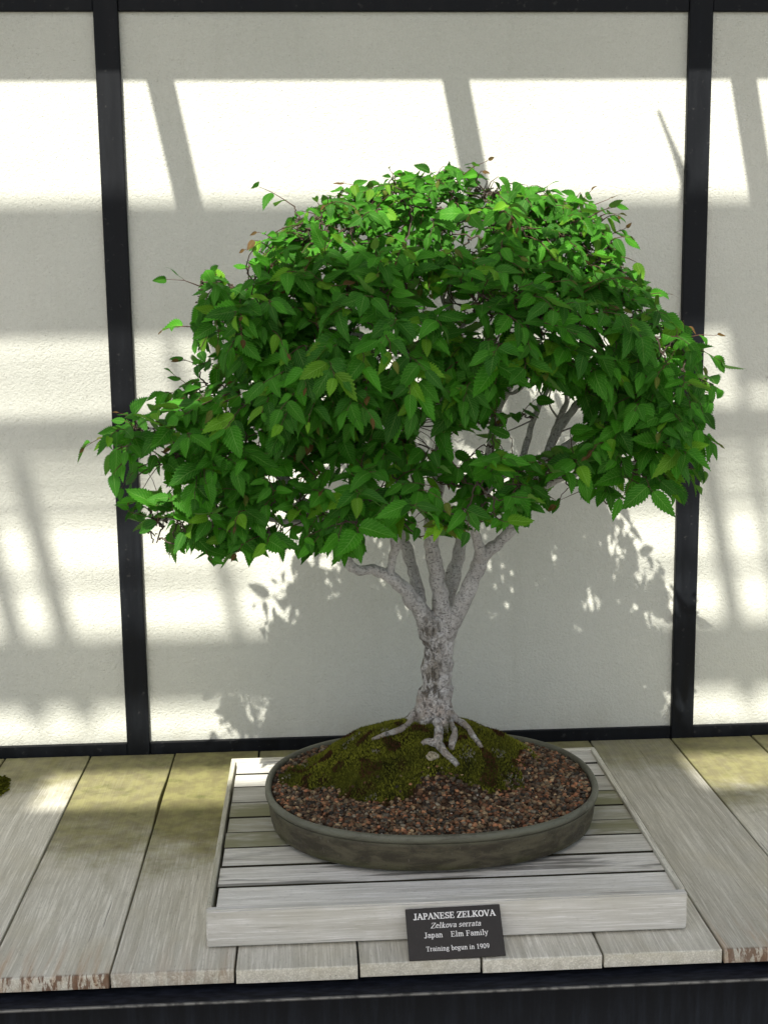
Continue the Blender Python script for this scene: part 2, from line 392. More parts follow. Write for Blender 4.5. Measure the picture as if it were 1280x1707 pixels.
# channel: profile in y,z, swept along x
def channel(name, y0, y1, zt, zb, x0, x1, mat, parent, thick=.009):
    prof = [(y1, zt), (y0, zt), (y0, zb), (y1, zb), (y1, zb+thick), (y0+thick, zb+thick), (y0+thick, zt-thick), (y1, zt-thick)]
    b = bmesh.new(); L = [b.verts.new((x0, y, z)) for y, z in prof]; Q = [b.verts.new((x1, y, z)) for y, z in prof]
    for k in range(8): b.faces.new((L[k], L[(k+1) % 8], Q[(k+1) % 8], Q[k]))
    b.faces.new(L[::-1]); b.faces.new(Q)
    bmesh.ops.recalc_face_normals(b, faces=b.faces)
    bmesh.ops.bevel(b, geom=[e for e in b.edges if all(abs(v.co.y-y0) < 1e-6 for v in e.verts) and abs(e.verts[0].co.x-e.verts[1].co.x) > .1], offset=.0012, segments=2, affect='EDGES')
    return from_bm(name, b, mat, parent)
channel('steel_channel', -.9815, -.90, -.0305, -.18, -.9, 2.1, M_BEAM, bench)
box('bearer', -.9, 2.1, -.90, -.86, -.10, -.0235, M_LEGS, bench)
box('bearer', -.9, 2.1, -.10, -.06, -.10, -.0235, M_LEGS, bench)
for lx in (-.5, 1.72):
    for ly in (-.93, -.11):
        box('leg', lx, lx+.06, ly, ly+.05, -.80, -.181 if ly < -.5 else -.1005, M_LEGS, bench)

# ------------------------------------------------------------------ stand: low slatted box
stand = empty('display_stand', (.594, -.55, 0))
tag(stand, 'low grey slatted wooden platform under the oval pot', 'stand')
SX0, SX1, SYB, SYF, SH = .2194, .9687, -.2319, -.8845, .0639
edges = [-.2335, -.2961, -.3666, -.4451, -.5158, -.5826, -.6481, -.7215, -.7948, -.8700]
par = [dict(tone=1.05), dict(tone=1.0), dict(tone=.95, wet=.35, olive=.2), dict(tone=.8, olive=.9), dict(tone=.9, olive=.6), dict(tone=.85, olive=.85),
       dict(tone=1.1, wet=.35, olive=.25), dict(tone=1.12, wet=.75), dict(tone=1.18, wet=.12)]
for k in range(9):
    m = mat_wood('X', 40+k*3.3, grain=.5, cool=.25, **par[k])
    g = .0018 if k != 1 else .0040
    bmp = bmesh.new()
    zt = SH-.0035-random.uniform(0, .0022)
    xs = np.linspace(SX0+.0135, SX1-.0105, 40)
    prev = None
    for q, x in enumerate(xs):
        w0 = mnoise.noise(Vector((x*6, k*5.0, 0)))*.0012; w1 = mnoise.noise(Vector((x*6, k*5.0+50, 0)))*.0012
        if q == 0: x += random.uniform(-.002, .001)
        ya, yb = edges[k+1]+g+max(w0, -g*.5), edges[k]-g*.6+min(w1, 0)
        b = .0012
        r_ = [bmp.verts.new(c) for c in ((x, ya, zt-.02), (x, yb, zt-.02), (x, yb, zt-b), (x, yb-b, zt), (x, ya+b, zt), (x, ya, zt-b))]
        if prev:
            for e in range(6): bmp.faces.new((prev[e], prev[(e+1) % 6], r_[(e+1) % 6], r_[e]))
        else: bmp.faces.new(r_[::-1])
        prev = r_
    bmp.faces.new(prev)
    bmesh.ops.recalc_face_normals(bmp, faces=bmp.faces)
    so = from_bm('slat', bmp, m, stand); so.data.materials.append(M_GAP_SHADE)
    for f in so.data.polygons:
        if abs(f.normal.y) > .5: f.material_index = 1  # front and back edge faces carry the painted gap shade
# front board, top bevelled
fb = bmesh.new(); add_box(fb, SX0, SX1, SYF, -.8702, .0035, SH, .0022, 2)
from_bm('front_board', fb, mat_wood('X', 91, tone=1.03, warm=.1, olive=.14, grain=.3, cool=.5), stand)
# side trims with wavering top edges
def trim(x0, x1, seed, amp):
    b = bmesh.new(); prev = None
    for k in range(41):
        y = -.8698+(SYB+.0018+.8698)*k/40
        w = mnoise.noise(Vector((y*9, seed, 0)))*amp; h = SH+.001+mnoise.noise(Vector((y*14, seed+4, 0)))*amp*.6
        a, c = (x0, x1+w) if seed == 1 else (x0+w, x1)
        r_ = [b.verts.new(q) for q in ((a, y, .004), (c, y, .004), (c, y, h-.001), (c-.001, y, h), (a+.001, y, h), (a, y, h-.001))]
        if prev:
            for e in range(6): b.faces.new((prev[e], prev[(e+1) % 6], r_[(e+1) % 6], r_[e]))
        else: b.faces.new(r_[::-1])
        prev = r_
    b.faces.new(prev); bmesh.ops.recalc_face_normals(b, faces=b.faces)
    return b
from_bm('side_trim', trim(SX0, SX0+.0085, 1, .0026), mat_wood('Y', 95, tone=.98, olive=.3), stand)
from_bm('side_trim', trim(SX1-.0095, SX1, 2, .0004), mat_wood('Y', 97, tone=1.0), stand)
box('back_board', SX0, SX1, SYB-.0014, SYB+.012, .004, SH+.0004, mat_wood('X', 99, tone=1.1), stand, .001)
for xr in (.30, .59, .88): box('runner', xr-.02, xr+.02, -.868, -.236, .0008, SH-.0265, mat_wood('Y', 101+xr, tone=.7), stand)

# ------------------------------------------------------------------ pot
PCX, PCY, PA, PB, PZ0, PZ1 = .5985, -.535, .2985, .260, .0604, .1320
pot = empty('bonsai_pot', (PCX, PCY, PZ0))
tag(pot, 'shallow oval mottled grey-green ceramic bonsai pot on the slatted stand', 'pot')
def ovals(prof, n=128, power=2.25):
    """prof: list of (inset, z) -> oval rings (superellipse)."""
    V = []
    for ins, z in prof:
        for k in range(n):
            a = 2*math.pi*k/n; c, s = math.cos(a), math.sin(a)
            V.append((PCX+(PA-ins)*math.copysign(abs(c)**(2/power), c), PCY+(PB-ins)*math.copysign(abs(s)**(2/power), s), z))
    m = len(prof); F = []
    for i in range(m-1):
        for k in range(n): F.append((i*n+k, i*n+(k+1) % n, (i+1)*n+(k+1) % n, (i+1)*n+k))
    return np.array(V), np.array(F), n
prof = [(.030, PZ0+.004), (.024, PZ0+.0045), (.0155, PZ0+.006), (.0115, PZ0+.0095), (.0090, PZ0+.018), (.0070, PZ0+.032), (.0055, PZ0+.046), (.0046, PZ0+.0545), (.0044, PZ0+.0565)]
V, F, n = ovals(prof); body = from_np('body', V, [F, np.array([list(range(n))[::-1]])], M_GLAZE, pot)
prof = [(.0056, PZ0+.0563), (.0014, PZ0+.0605), (.0, PZ0+.0625), (.0, PZ0+.0665), (.0012, PZ0+.0700), (.0035, PZ1), (.0075, PZ1), (.0100, PZ1-.0015), (.0115, PZ1-.005), (.0120, PZ1-.02)]
V, F, n = ovals(prof); from_np('rim', V, [F], M_GLAZE, pot)
for fx, fy in ((-.14, -.12), (.14, -.12), (-.14, .12), (.14, .12)):
    b = bmesh.new(); add_box(b, PCX+fx-.045, PCX+fx+.045, PCY+fy-.022, PCY+fy+.022, PZ0+.0002, PZ0+.0065, .003, 2); from_bm('foot', b, M_GLAZE, pot)

# ------------------------------------------------------------------ soil surface: gravel dish with a moss mound
TB = at(722, 1205, -.47)                    # trunk base
MX0, MY0 = TB.x-.005, -.485
def inside(x, y, ins=.0):
    return (abs((x-PCX)/(PA-ins))**2.25+abs((y-PCY)/(PB-ins))**2.25)
def soil_h(x, y):
    e = min(inside(x, y, .012), 1.0)
    h = .1245 + .006*(1-e)
    d = math.hypot((x-MX0)/(.250 if x < MX0 else .215), (y-MY0)/(.175 if y < MY0 else .17))
    d *= 1+.13*mnoise.noise(Vector((x*9, y*9, 3)))
    m = max(0.0, 1-d*d)
    h += .088*m**1.12*(1+.06*mnoise.noise(Vector((x*22, y*22, 1)))) + .0045*mnoise.noise(Vector((x*30, y*30, 7)))*min(1, m*3)
    return h
def moss_amt(x, y):
    d = math.hypot((x-MX0)/(.285 if x < MX0 else .205), (y-MY0)/((.172 if x < MX0-.03 else .150) if y < MY0 else .18))
    return 1.0-d+.22*mnoise.noise(Vector((x*11, y*11, 13)))+.16*mnoise.noise(Vector((x*38, y*38, 5)))
NR, NA = 70, 180
V = [(PCX, PCY, soil_h(PCX, PCY))]; F4 = []; F3 = []
for i in range(1, NR+1):
    for k in range(NA):
        a = 2*math.pi*k/NA; c, s = math.cos(a), math.sin(a); q = i/NR
        x = PCX+(PA-.0118)*q*math.copysign(abs(c)**(2/2.25), c); y = PCY+(PB-.0118)*q*math.copysign(abs(s)**(2/2.25), s)
        V.append((x, y, soil_h(x, y)))
for k in range(NA): F3.append((0, 1+k, 1+(k+1) % NA))
for i in range(NR-1):
    for k in range(NA): F4.append((1+i*NA+k, 1+(i+1)*NA+k, 1+(i+1)*NA+(k+1) % NA, 1+i*NA+(k+1) % NA))
soil = from_np('soil', np.array(V), [np.array(F3), np.array(F4)], M_SOIL)
tag(soil, 'dark soil filling the oval pot under gravel and moss', 'soil', kind='stuff')

# pebbles
b = bmesh.new(); bmesh.ops.create_icosphere(b, subdivisions=1, radius=1.0)
ICO_V = np.array([v.co[:] for v in b.verts]); ICO_F = np.array([[v.index for v in f.verts] for f in b.faces]); b.free()
PAL = np.array([(.19, .14, .095), (.14, .10, .068), (.110, .060, .036), (.075, .038, .024), (.17, .075, .045), (.060, .052, .047), (.13, .115, .10), (.045, .030, .022), (.20, .10, .06), (.09, .06, .045), (.035, .030, .028)])
PV, PF, PC = [], [], []
cnt = 0
def pebble(x, y, z, r, col):
    global cnt
    S = np.array([random.uniform(.75, 1.25), random.uniform(.7, 1.1), random.uniform(.5, .85)])*r
    A = np.array(Matrix.Rotation(random.uniform(0, 6.3), 3, 'Z') @ Matrix.Rotation(random.uniform(-.6, .6), 3, 'X'))
    v = ICO_V*(1+rng.normal(0, .13, (len(ICO_V), 1)))
    PV.append((v*S)@A.T+(x, y, z)); PF.append(ICO_F+cnt); cnt += len(ICO_V)
    PC.append(np.tile(col, (len(ICO_V), 1)))
tries = 0; placed = 0
while placed < 7600 and tries < 60000:
    tries += 1
    x = PCX+random.uniform(-1, 1)*PA; y = PCY+random.uniform(-1, 1)*PB
    if inside(x, y, .016) > 1: continue
    ma = moss_amt(x, y)
    if ma > .02 and random.random() > max(.035, .55-2.2*ma): continue
    r = random.choice((.0020, .0026, .0030, .0036, .0042, .0050)) * (.8 if ma > .06 else 1)
    c = np.array((1.12, 1.10, .90))*PAL[random.randrange(len(PAL))]*random.choice((.45, .8, 1.1, 1.5, 2.0))*random.uniform(.8, 1.2)
    if random.random() < .012: c = np.array((.55, .52, .46)); r = .002
    pebble(x, y, soil_h(x, y)+r*random.uniform(.1, .8), r, c); placed += 1
grav = from_np('gravel', np.concatenate(PV), [np.concatenate(PF)], M_PEBBLE, None, False, np.concatenate(PC))
tag(grav, 'reddish brown and grey gravel filling the pot around the moss mound', 'gravel', kind='stuff')

# moss: a bed following the mound and thousands of tiny tufts
V, F4, idx = [], [], {}
G = .0042
ix0, iy0 = int((MX0-.30)/G), int((MY0-.26)/G)
for i in range(ix0, ix0+150):
    for j in range(iy0, iy0+130):
        x, y = i*G, j*G
        if inside(x, y, .018) < 1 and moss_amt(x, y) > 0.02:
            idx[(i, j)] = len(V)
            V.append((x, y, soil_h(x, y)+.0012+.0035*min(1, moss_amt(x, y)*6)+.0016*mnoise.noise(Vector((x*120, y*120, 0)))))
for (i, j), a in idx.items():
    q = [idx.get(t) for t in ((i, j), (i+1, j), (i+1, j+1), (i, j+1))]
    if None not in q: F4.append(q)
mossbed = from_np('moss', np.array(V), [np.array(F4)], M_MOSSBED)
tag(mossbed, 'dark green moss covering the soil mound round the bonsai trunk', 'moss', kind='stuff')
TVs, TFs, TCs = [], [], []; cnt2 = 0
k = 0
while k < 17000:
    x = MX0+random.uniform(-.27, .24); y = MY0+random.uniform(-.2, .2)
    ma = moss_amt(x, y)
    if ma < .03 or inside(x, y, .018) > 1: continue
    k += 1
    z = soil_h(x, y)+.0035*min(1, ma*6)
    g = mnoise.noise(Vector((x*16, y*16, 2)))*.5+.5
    g2 = mnoise.noise(Vector((x*28, y*28, 22)))
    c = np.array((.048, .054, .009))*(1-g)+np.array((.235, .25, .024))*g
    if g2 > .24: c = np.array((.06, .028, .012))
    if g2 < -.42 and random.random() < .35: c = np.array((.24, .23, .19))
    c = c*random.uniform(.6, 1.5)
    for q in range(2):
        a = random.uniform(0, 6.28); h = random.uniform(.003, .0065); w = random.uniform(.0009, .0016)
        dx, dy = math.cos(a)*w, math.sin(a)*w; lx, ly = random.uniform(-.003, .003), random.uniform(-.003, .003)
        TVs += [(x-dx, y-dy, z), (x+dx, y+dy, z), (x+lx, y+ly, z+h)]; TFs.append((cnt2, cnt2+1, cnt2+2)); cnt2 += 3
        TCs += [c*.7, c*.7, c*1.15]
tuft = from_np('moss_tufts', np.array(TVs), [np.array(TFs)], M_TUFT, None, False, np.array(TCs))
tag(tuft, 'fine green moss shoots standing on the soil mound in the pot', 'moss', kind='stuff')

def stone(name, x, y, r, sq, label):
    b = bmesh.new(); bmesh.ops.create_icosphere(b, subdivisions=3, radius=1)
    for v in b.verts:
        v.co *= 1+.28*mnoise.noise(v.co*1.7+Vector((x*50, 0, 0)))+.08*mnoise.noise(v.co*5)
        v.co = Vector((v.co.x*r+x, v.co.y*r*.9+y, v.co.z*r*sq+soil_h(x, y)+r*.35))
    return tag(from_bm(name, b, M_STONE, None, True), label, 'stone')
stone('stone', .596, -.590, .0115, .8, 'small pale tan stone half sunk at the front of the moss mound')

# ------------------------------------------------------------------ the tree
tree = empty('bonsai_tree', TB)
tag(tree, 'bonsai zelkova with wide serrated-leaf crown and pale branching trunk in the oval pot', 'tree')

def smooth_path(P, n=6):
    """Catmull-Rom through rows (x,y,z,r)."""
    P = np.array(P, float); out = []
    Q = np.concatenate([[2*P[0]-P[1]], P, [2*P[-1]-P[-2]]])
    for i in range(1, len(Q)-2):
        for t in np.arange(n)/n:
            a, b, c, d = Q[i-1], Q[i], Q[i+1], Q[i+2]
            out.append(.5*(2*b+(c-a)*t+(2*a-5*b+4*c-d)*t*t+(3*b-a-3*c+d)*t**3))
    out.append(Q[-2]); return np.array(out)
def tube_np(path, sides=8, cap=True, rough=0.0, seed=0):
    P = path[:, :3]; r = np.maximum(path[:, 3], .0004)
    T = np.gradient(P, axis=0); T /= np.linalg.norm(T, axis=1)[:, None]+1e-9
    ref = np.array((.31, .95, .1)); V = []
    u = np.cross(T[0], ref); u /= np.linalg.norm(u)
    a = np.arange(sides)*2*math.pi/sides
    for i in range(len(P)):
        u = u-T[i]*(u@T[i]); u /= np.linalg.norm(u)+1e-9; v = np.cross(T[i], u)
        rr = np.full(sides, r[i])
        if rough > 0:
            rr = np.array([r[i]*(1+rough*mnoise.noise(Vector((math.cos(q)*1.3+seed*7, math.sin(q)*1.3, i*.35)))) for q in a])
        V.append(P[i]+(np.cos(a)*rr)[:, None]*u+(np.sin(a)*rr)[:, None]*v)
    V = np.concatenate(V); n = len(P); F = []
    for i in range(n-1):
        for k in range(sides): F.append((i*sides+k, i*sides+(k+1) % sides, (i+1)*sides+(k+1) % sides, (i+1)*sides+k))
    F3 = []
    if cap:
        V = np.concatenate([V, [P[0]], [P[-1]]]); c0, c1 = len(V)-2, len(V)-1
        for k in range(sides): F3 += [((k+1) % sides, k, c0), ((n-1)*sides+k, (n-1)*sides+(k+1) % sides, c1)]
    return V, np.array(F), np.array(F3, int).reshape(-1, 3)

# limbs: (u, v, y, r) with u, v the photograph's pixel and y the limb's own depth; r in photograph pixels at the tree
LIMBS = [
 [(722,1222,-.47,46),(722,1205,-.47,38),(723,1185,-.47,33),(725,1150,-.47,27.5),(729,1110,-.47,26),(730,1080,-.47,26),(727,1055,-.47,29),(727,1035,-.47,25),(729,1020,-.47,14)],
 [(718,1075,-.475,19),(712,1040,-.485,18),(692,1005,-.50,16),(664,972,-.52,13),(641,957,-.53,11),(620,949,-.54,9.5),(602,951,-.55,10),(584,942,-.555,9),(572,915,-.56,8),(545,878,-.57,8),(505,838,-.57,8.5),(478,802,-.56,9.5),(440,775,-.55,8),(385,742,-.54,6),(310,722,-.53,4),(235,712,-.52,2)],
 [(650,965,-.525,8),(653,938,-.53,7.5),(659,905,-.54,9.5),(650,880,-.56,8),(615,850,-.60,6.5),(560,838,-.63,5),(500,840,-.64,3.5),(440,850,-.64,2)],
 [(700,1012,-.49,13),(697,985,-.47,12),(688,950,-.45,11.5),(677,915,-.43,11.5),(667,880,-.42,10.5),(676,830,-.40,10),(670,790,-.39,9.5),(655,762,-.39,9),(610,745,-.40,9),(592,735,-.41,9),(572,690,-.42,7),(540,640,-.43,5.5),(500,560,-.44,4),(450,480,-.44,2.5)],
 [(594,738,-.405,7.5),(610,710,-.38,6.5),(600,660,-.36,5),(590,560,-.35,4),(575,450,-.36,2.5)],
 [(733,1048,-.475,18),(734,1005,-.48,17),(728,960,-.485,15.5),(721,920,-.49,15),(719,880,-.49,14),(732,790,-.48,14),(741,700,-.47,12.5),(745,620,-.46,10.5),(751,520,-.45,7.5),(744,420,-.44,5),(752,340,-.43,2.5)],
 [(742,1020,-.45,14),(752,972,-.43,15),(764,922,-.41,12.5),(778,862,-.40,11),(806,800,-.39,10),(818,740,-.38,9),(828,690,-.37,8),(868,600,-.36,6),(902,480,-.37,4),(930,400,-.38,2)],
 [(730,1085,-.475,19),(750,1045,-.48,18),(769,1010,-.485,16.5),(785,970,-.49,15.5),(797,944,-.495,15),(808,922,-.50,14),(832,904,-.505,11),(854,880,-.51,10.5),(880,830,-.50,9.5),(903,775,-.485,9),(928,722,-.47,8.5),(955,682,-.46,7.5),(980,655,-.46,6),(1040,605,-.46,5),(1100,575,-.46,2.5)],
 [(800,938,-.495,11),(797,905,-.53,10),(790,880,-.56,8),(800,840,-.60,6),(830,800,-.63,4),(860,790,-.65,2)],
 [(903,775,-.485,7.5),(950,738,-.50,7.5),(1000,706,-.51,6.5),(1060,690,-.52,5),(1130,672,-.52,2.5)],
 [(905,770,-.48,6.5),(918,735,-.45,6.5),(931,700,-.44,6.5),(945,668,-.43,5.5),(942,640,-.42,4.5),(950,590,-.42,3)],
 [(862,800,-.49,7),(876,745,-.46,6.5),(888,700,-.45,6),(905,665,-.44,5),(912,640,-.43,4),(900,560,-.42,2.5)],
 [(838,655,-.37,4),(856,655,-.38,4),(874,640,-.39,4),(885,610,-.39,3)],
 [(880,830,-.50,7),(930,800,-.53,6),(1000,780,-.55,5),(1070,770,-.56,3.5),(1130,765,-.56,2)],
 [(545,878,-.57,6),(470,868,-.57,5.5),(390,858,-.56,4.5),(310,862,-.55,3.5),(245,870,-.55,2)],
 [(745,620,-.46,8),(680,590,-.52,6),(600,560,-.56,5),(480,540,-.58,3.5),(390,520,-.58,2)],
 [(748,560,-.455,7),(800,520,-.54,6),(860,520,-.60,4.5),(960,540,-.62,3),(1040,540,-.62,2)],
 [(741,700,-.47,8),(720,640,-.56,6.5),(690,600,-.66,5),(650,580,-.72,3)],
 [(751,520,-.45,6),(700,430,-.42,4.5),(620,390,-.42,3.5),(530,400,-.43,2)],
 [(751,500,-.45,5.5),(820,430,-.42,4.5),(900,400,-.42,3),(970,410,-.43,2)],
]
SK = []
TVl, TFl, TF3l = [], [], []; c0 = 0
for si, L in enumerate(LIMBS):
    P = [(*at(u, v, y), r*PX*(.90 if si else 1.0)) for u, v, y, r in L]
    path = smooth_path(P, 6)
    for i in range(len(path)):              # knobbly wander
        a = 4+si*9; s = path[i, 3]*.35
        path[i, 0] += s*mnoise.noise(Vector((a, i*.42, 0))); path[i, 2] += s*mnoise.noise(Vector((a, i*.42, 9)))
        path[i, 3] *= 1+.14*mnoise.noise(Vector((a, i*.55, 5)))
    SK.append(path)
    V, F, F3 = tube_np(path, 12, True, .22, si)
    TVl.append(V); TFl.append(F+c0); TF3l.append(F3+c0); c0 += len(V)
# flare of the base into buttresses
BUT = [(-.055, .005, 9), (.05, .0, 9), (-.03, -.045, 8), (.02, -.05, 9), (.035, .04, 8), (-.03, .04, 8)]
for bx, by, rr in BUT:
    P = [(TB.x+bx*.15, TB.y+by*.15, TB.z+.040, .010), (TB.x+bx*.5, TB.y+by*.5, TB.z+.018, .0135), (TB.x+bx*.8, TB.y+by*.8, TB.z+.004, .010), (TB.x+bx*1.25, TB.y+by*1.25, TB.z-.016, .007)]
    V, F, F3 = tube_np(smooth_path(P, 4), 10, True, .2, rr); TVl.append(V); TFl.append(F+c0); TF3l.append(F3+c0); c0 += len(V)
raw = from_np('trunk_raw', np.concatenate(TVl), [np.concatenate(TFl), np.concatenate(TF3l)], None)
rm = raw.modifiers.new('fuse', 'REMESH'); rm.mode = 'VOXEL'; rm.voxel_size = .0019
sm = raw.modifiers.new('soft', 'SMOOTH'); sm.factor = .5; sm.iterations = 5
dg = bpy.context.evaluated_depsgraph_get()
me = bpy.data.meshes.new_from_object(raw.evaluated_get(dg)); me.name = 'trunk'
nv = len(me.vertices); co = np.empty(nv*3); me.vertices.foreach_get('co', co); co = co.reshape(-1, 3)
no = np.empty(nv*3); me.vertices.foreach_get('normal', no); no = no.reshape(-1, 3)
for i in range(nv):                          # bark relief
    p = Vector(co[i]); hz = .8 if .265 < p.z < .42 and abs(p.x-.62) < .08 else .35
    d = mnoise.noise(p*70)*.0012*hz + mnoise.noise(Vector((p.x*190, p.y*190, p.z*90)))*.0012*hz
    co[i] += no[i]*d
me.vertices.foreach_set('co', co.ravel()); me.update()
bpy.data.objects.remove(raw)
trunk = link_mesh('trunk', me, M_BARK, tree, True)

# surface roots lying on the moss
ROOTS = [
 [(726,1196,-.495,8),(731,1214,None,9),(731,1226,None,9.5),(727,1238,None,10),(712,1236,None,7),(703,1240,None,5)],
 [(727,1236,None,8.5),(737,1250,None,8.5),(750,1264,None,7.5),(763,1276,None,6)],
 [(752,1208,-.50,6),(758,1222,None,6.5),(754,1238,None,8),(753,1250,None,5)],
 [(760,1200,-.47,8),(778,1212,None,7),(790,1230,None,6.5),(802,1246,None,5)],
 [(694,1200,-.47,10),(672,1214,None,8),(645,1224,None,6),(620,1233,None,3.5)],
]
for si, L in enumerate(ROOTS):
    P = []
    for u, v, y, r in L:
        if y is None:                        # where the sight line meets the mound
            best = None
            for q in range(400):
                yy = -.80+q*.0011; p = at(u, v, yy)
                d = p.z-soil_h(p.x, p.y)-r*PX*.50-.0034
                if d <= 0: best = p; break
            p = best if best is not None else at(u, v, -.47)
        else: p = at(u, v, y)
        P.append((*p, r*PX*(.80 if len(P) else 1.0)))
    V, F, F3 = tube_np(smooth_path(P, 6), 10, True, .34, si+40)
    from_np('root', V, [F, F3], M_ROOT, tree)

# foliage pads: (u, v, half width, half height in photo pixels, depth y, half depth m, shoots)
PADS = [
 (740,385,255,92,-.42,.26,86), (575,420,130,72,-.46,.20,34), (925,415,110,72,-.43,.20,30), (760,330,150,42,-.38,.18,26),
 (700,555,300,118,-.58,.24,120), (430,525,120,82,-.57,.16,44), (360,500,52,46,-.55,.10,12), (985,560,165,105,-.50,.24,66), (1110,620,76,72,-.60,.13,28), (560,610,180,80,-.60,.20,40), (860,560,150,90,-.62,.18,36),
 (455,650,140,72,-.52,.22,40), (330,735,130,58,-.59,.14,36), (245,735,56,40,-.58,.10,16), (290,885,70,36,-.60,.11,12), (330,868,105,48,-.60,.13,28), (470,850,120,66,-.58,.17,34), (420,780,120,60,-.52,.13,20),
 (600,835,140,72,-.62,.16,36), (770,830,105,55,-.66,.14,26), (690,790,90,40,-.62,.12,10), (560,720,110,60,-.42,.14,14), (645,715,80,58,-.56,.14,24), (820,730,60,50,-.52,.12,10), (740,700,100,50,-.36,.10,10), (1000,475,62,52,-.48,.14,24), (400,465,62,36,-.54,.10,16), (940,350,60,26,-.42,.14,16), (520,375,46,28,-.44,.14,14), (740,650,140,60,-.60,.14,20),
 (960,775,125,42,-.54,.16,26), (1070,755,92,58,-.60,.12,30), (1080,690,85,50,-.58,.12,20), (860,800,70,52,-.60,.12,14),
]
TWIGS_IN_WINDOW = [[(905,665,-.44,3),(893,640,-.43,2.4),(884,612,-.43,2)],[(931,700,-.44,3.5),(915,672,-.46,3),(921,640,-.47,2.5),(935,615,-.47,2)],[(945,668,-.43,3.5),(962,650,-.42,3),(972,628,-.42,2)],[(955,682,-.46,3.5),(985,672,-.47,3),(1010,660,-.48,2)],[(888,700,-.45,3),(862,712,-.47,2.2),(838,722,-.48,1.6)],[(928,722,-.47,3),(960,712,-.49,2.4),(985,722,-.50,1.6)]]
# clear windows through the crown (u, v, ru, rv): there the limbs and the wall show
HOLES = [(908,688,68,44), (862,668,34,34), (714,728,24,36), (772,748,26,36), (240,803,34,16), (305,815,40,9), (326,628,26,13), (880,735,50,28), (420,700,10,12), (930,810,20,14),
         (700,905,80,16), (470,800,18,10), (820,905,40,20), (700,865,16,16)]
LOWER = [(150,760),(180,770),(215,890),(262,925),(360,935),(440,918),(490,935),(575,940),(640,925),(690,905),(760,905),(870,880),(935,835),(985,835),(1040,858),(1090,825),(1140,848),(1200,760)]
def proj(p):
    d = p-Vector((CX, CY, CZ)); w = d.dot(_f)
    return 640+FPX*d.dot(_r)/w, 853.5-FPX*d.dot(_u)/w
def low_limit(u):
    for (a, b), (c, d) in zip(LOWER[:-1], LOWER[1:]):
        if a <= u <= c: return b+(d-b)*(u-a)/(c-a)
    return 770 if u < 200 else 760
UPPER = [(160,760),(185,715),(205,690),(235,672),(300,655),(318,640),(320,505),(342,447),(430,432),(470,385),(500,348),(560,328),(640,303),(700,292),(770,284),(850,312),(960,338),(1000,352),(1020,400),(1048,442),(1090,500),(1130,545),(1178,585),(1200,640)]
def up_limit(u):
    for (a, b), (c, d) in zip(UPPER[:-1], UPPER[1:]):
        if a <= u <= c: return b+(d-b)*(u-a)/(c-a)
    return 760
FREE = False
def in_hole(u, v, k=1.0):
    return any(((u-a)/(c*k))**2+((v-b)/(d*k))**2 < 1 for a, b, c, d in HOLES)

# leaf templates: serrated ovate blades
def leaf_template(seed, teeth=9, fold=.22, arch=.28, wf=.56, twist=0.0, bend=0.0):
    r = random.Random(seed); rows = [(0.0, .0)]
    for k in range(teeth):
        t0 = k/teeth
        for t, s in ((t0+.30/teeth, .90), (t0+.86/teeth, 1.10)):
            w = (t**.44)*((1-t)**.95)/.437*(1-.18*max(0, t-.6)/.4)
            rows.append((t, w*wf*.5*(1+(s-1)*1.25)))
    rows.append((1.0, 0.0))
    V, UV = [], []
    for j, (t, w) in enumerate(rows):
        z = -arch*t*t*.5+.03*math.sin(t*7+seed)
        for sgn in (-1, -.5, 0, .5, 1):
            fw = (t+ (.035 if abs(sgn) == 1 and j % 2 == 0 and 0 < j < len(rows)-1 else 0))
            lift = abs(sgn)*w*math.tan(fold) - .12*w*(abs(sgn)**2)*arch
            lift += .014*math.sin(t*9*2*math.pi)*abs(sgn)*(1-abs(sgn))*2
            tw_ = twist*t; xx = sgn*w
            V.append((xx*math.cos(tw_)-lift*math.sin(tw_)+bend*t*t, min(fw, 1.0), z+lift*math.cos(tw_)+xx*math.sin(tw_))); UV.append((.5+.5*sgn, t))
    F = []
    for j in range(len(rows)-1):
        for k in range(4): F.append((j*5+k, j*5+k+1, (j+1)*5+k+1, (j+1)*5+k))
    return np.array(V), np.array(F), np.array(UV)
_tr = random.Random(77)
TPL = [leaf_template(k, _tr.choice((8, 9, 9, 10, 11)), _tr.uniform(-.08, .62), _tr.uniform(-.2, .95), _tr.uniform(.44, .57), _tr.uniform(-.35, .35), _tr.uniform(-.12, .12)) for k in range(16)]
LV, LF, LC, LU = [], [], [], []; lc = 0
TW = []                                       # twig tubes (path, colour)
nleaf = 0
def add_leaf(base, axis, nrm, size, col):
    global lc, nleaf
    a = np.array(axis.normalized()); n = np.array(nrm); n = n-a*(n@a); n /= np.linalg.norm(n)+1e-9
    s = np.cross(a, n)
    V, F, UV = TPL[random.randrange(len(TPL))]
    tw = random.uniform(.88, 1.12)
    W = (V[:, :1]*s*tw+V[:, 1:2]*a+V[:, 2:3]*n)*size+np.array(base)
    LV.append(W); LF.append(F+lc); LU.append(UV); lc += len(V); nleaf += 1
    g = np.tile(col, (len(V), 1)); LC.append(g)
GREEN_A, GREEN_B, GREEN_Y = np.array((.024, .118, .009)), np.array((.060, .262, .013)), np.array((.17, .36, .020))
RED, OLIVE = np.array((.11, .055, .020)), np.array((.105, .130, .020))
def leaf_col(young):
    if young > .8: return RED*random.uniform(.7, 1.3)
    if young > .6: return OLIVE*random.uniform(.8, 1.3)
    q = random.random()
    c = GREEN_A*(1-q)+GREEN_B*q
    if random.random() < .07+.25*young: c = c*.4+GREEN_Y*.6
    return c*random.uniform(.82, 1.18)
ALLSK = np.concatenate([s[(8 if i == 0 else 3):] for i, s in enumerate(SK[1:], 1)])
pads = []
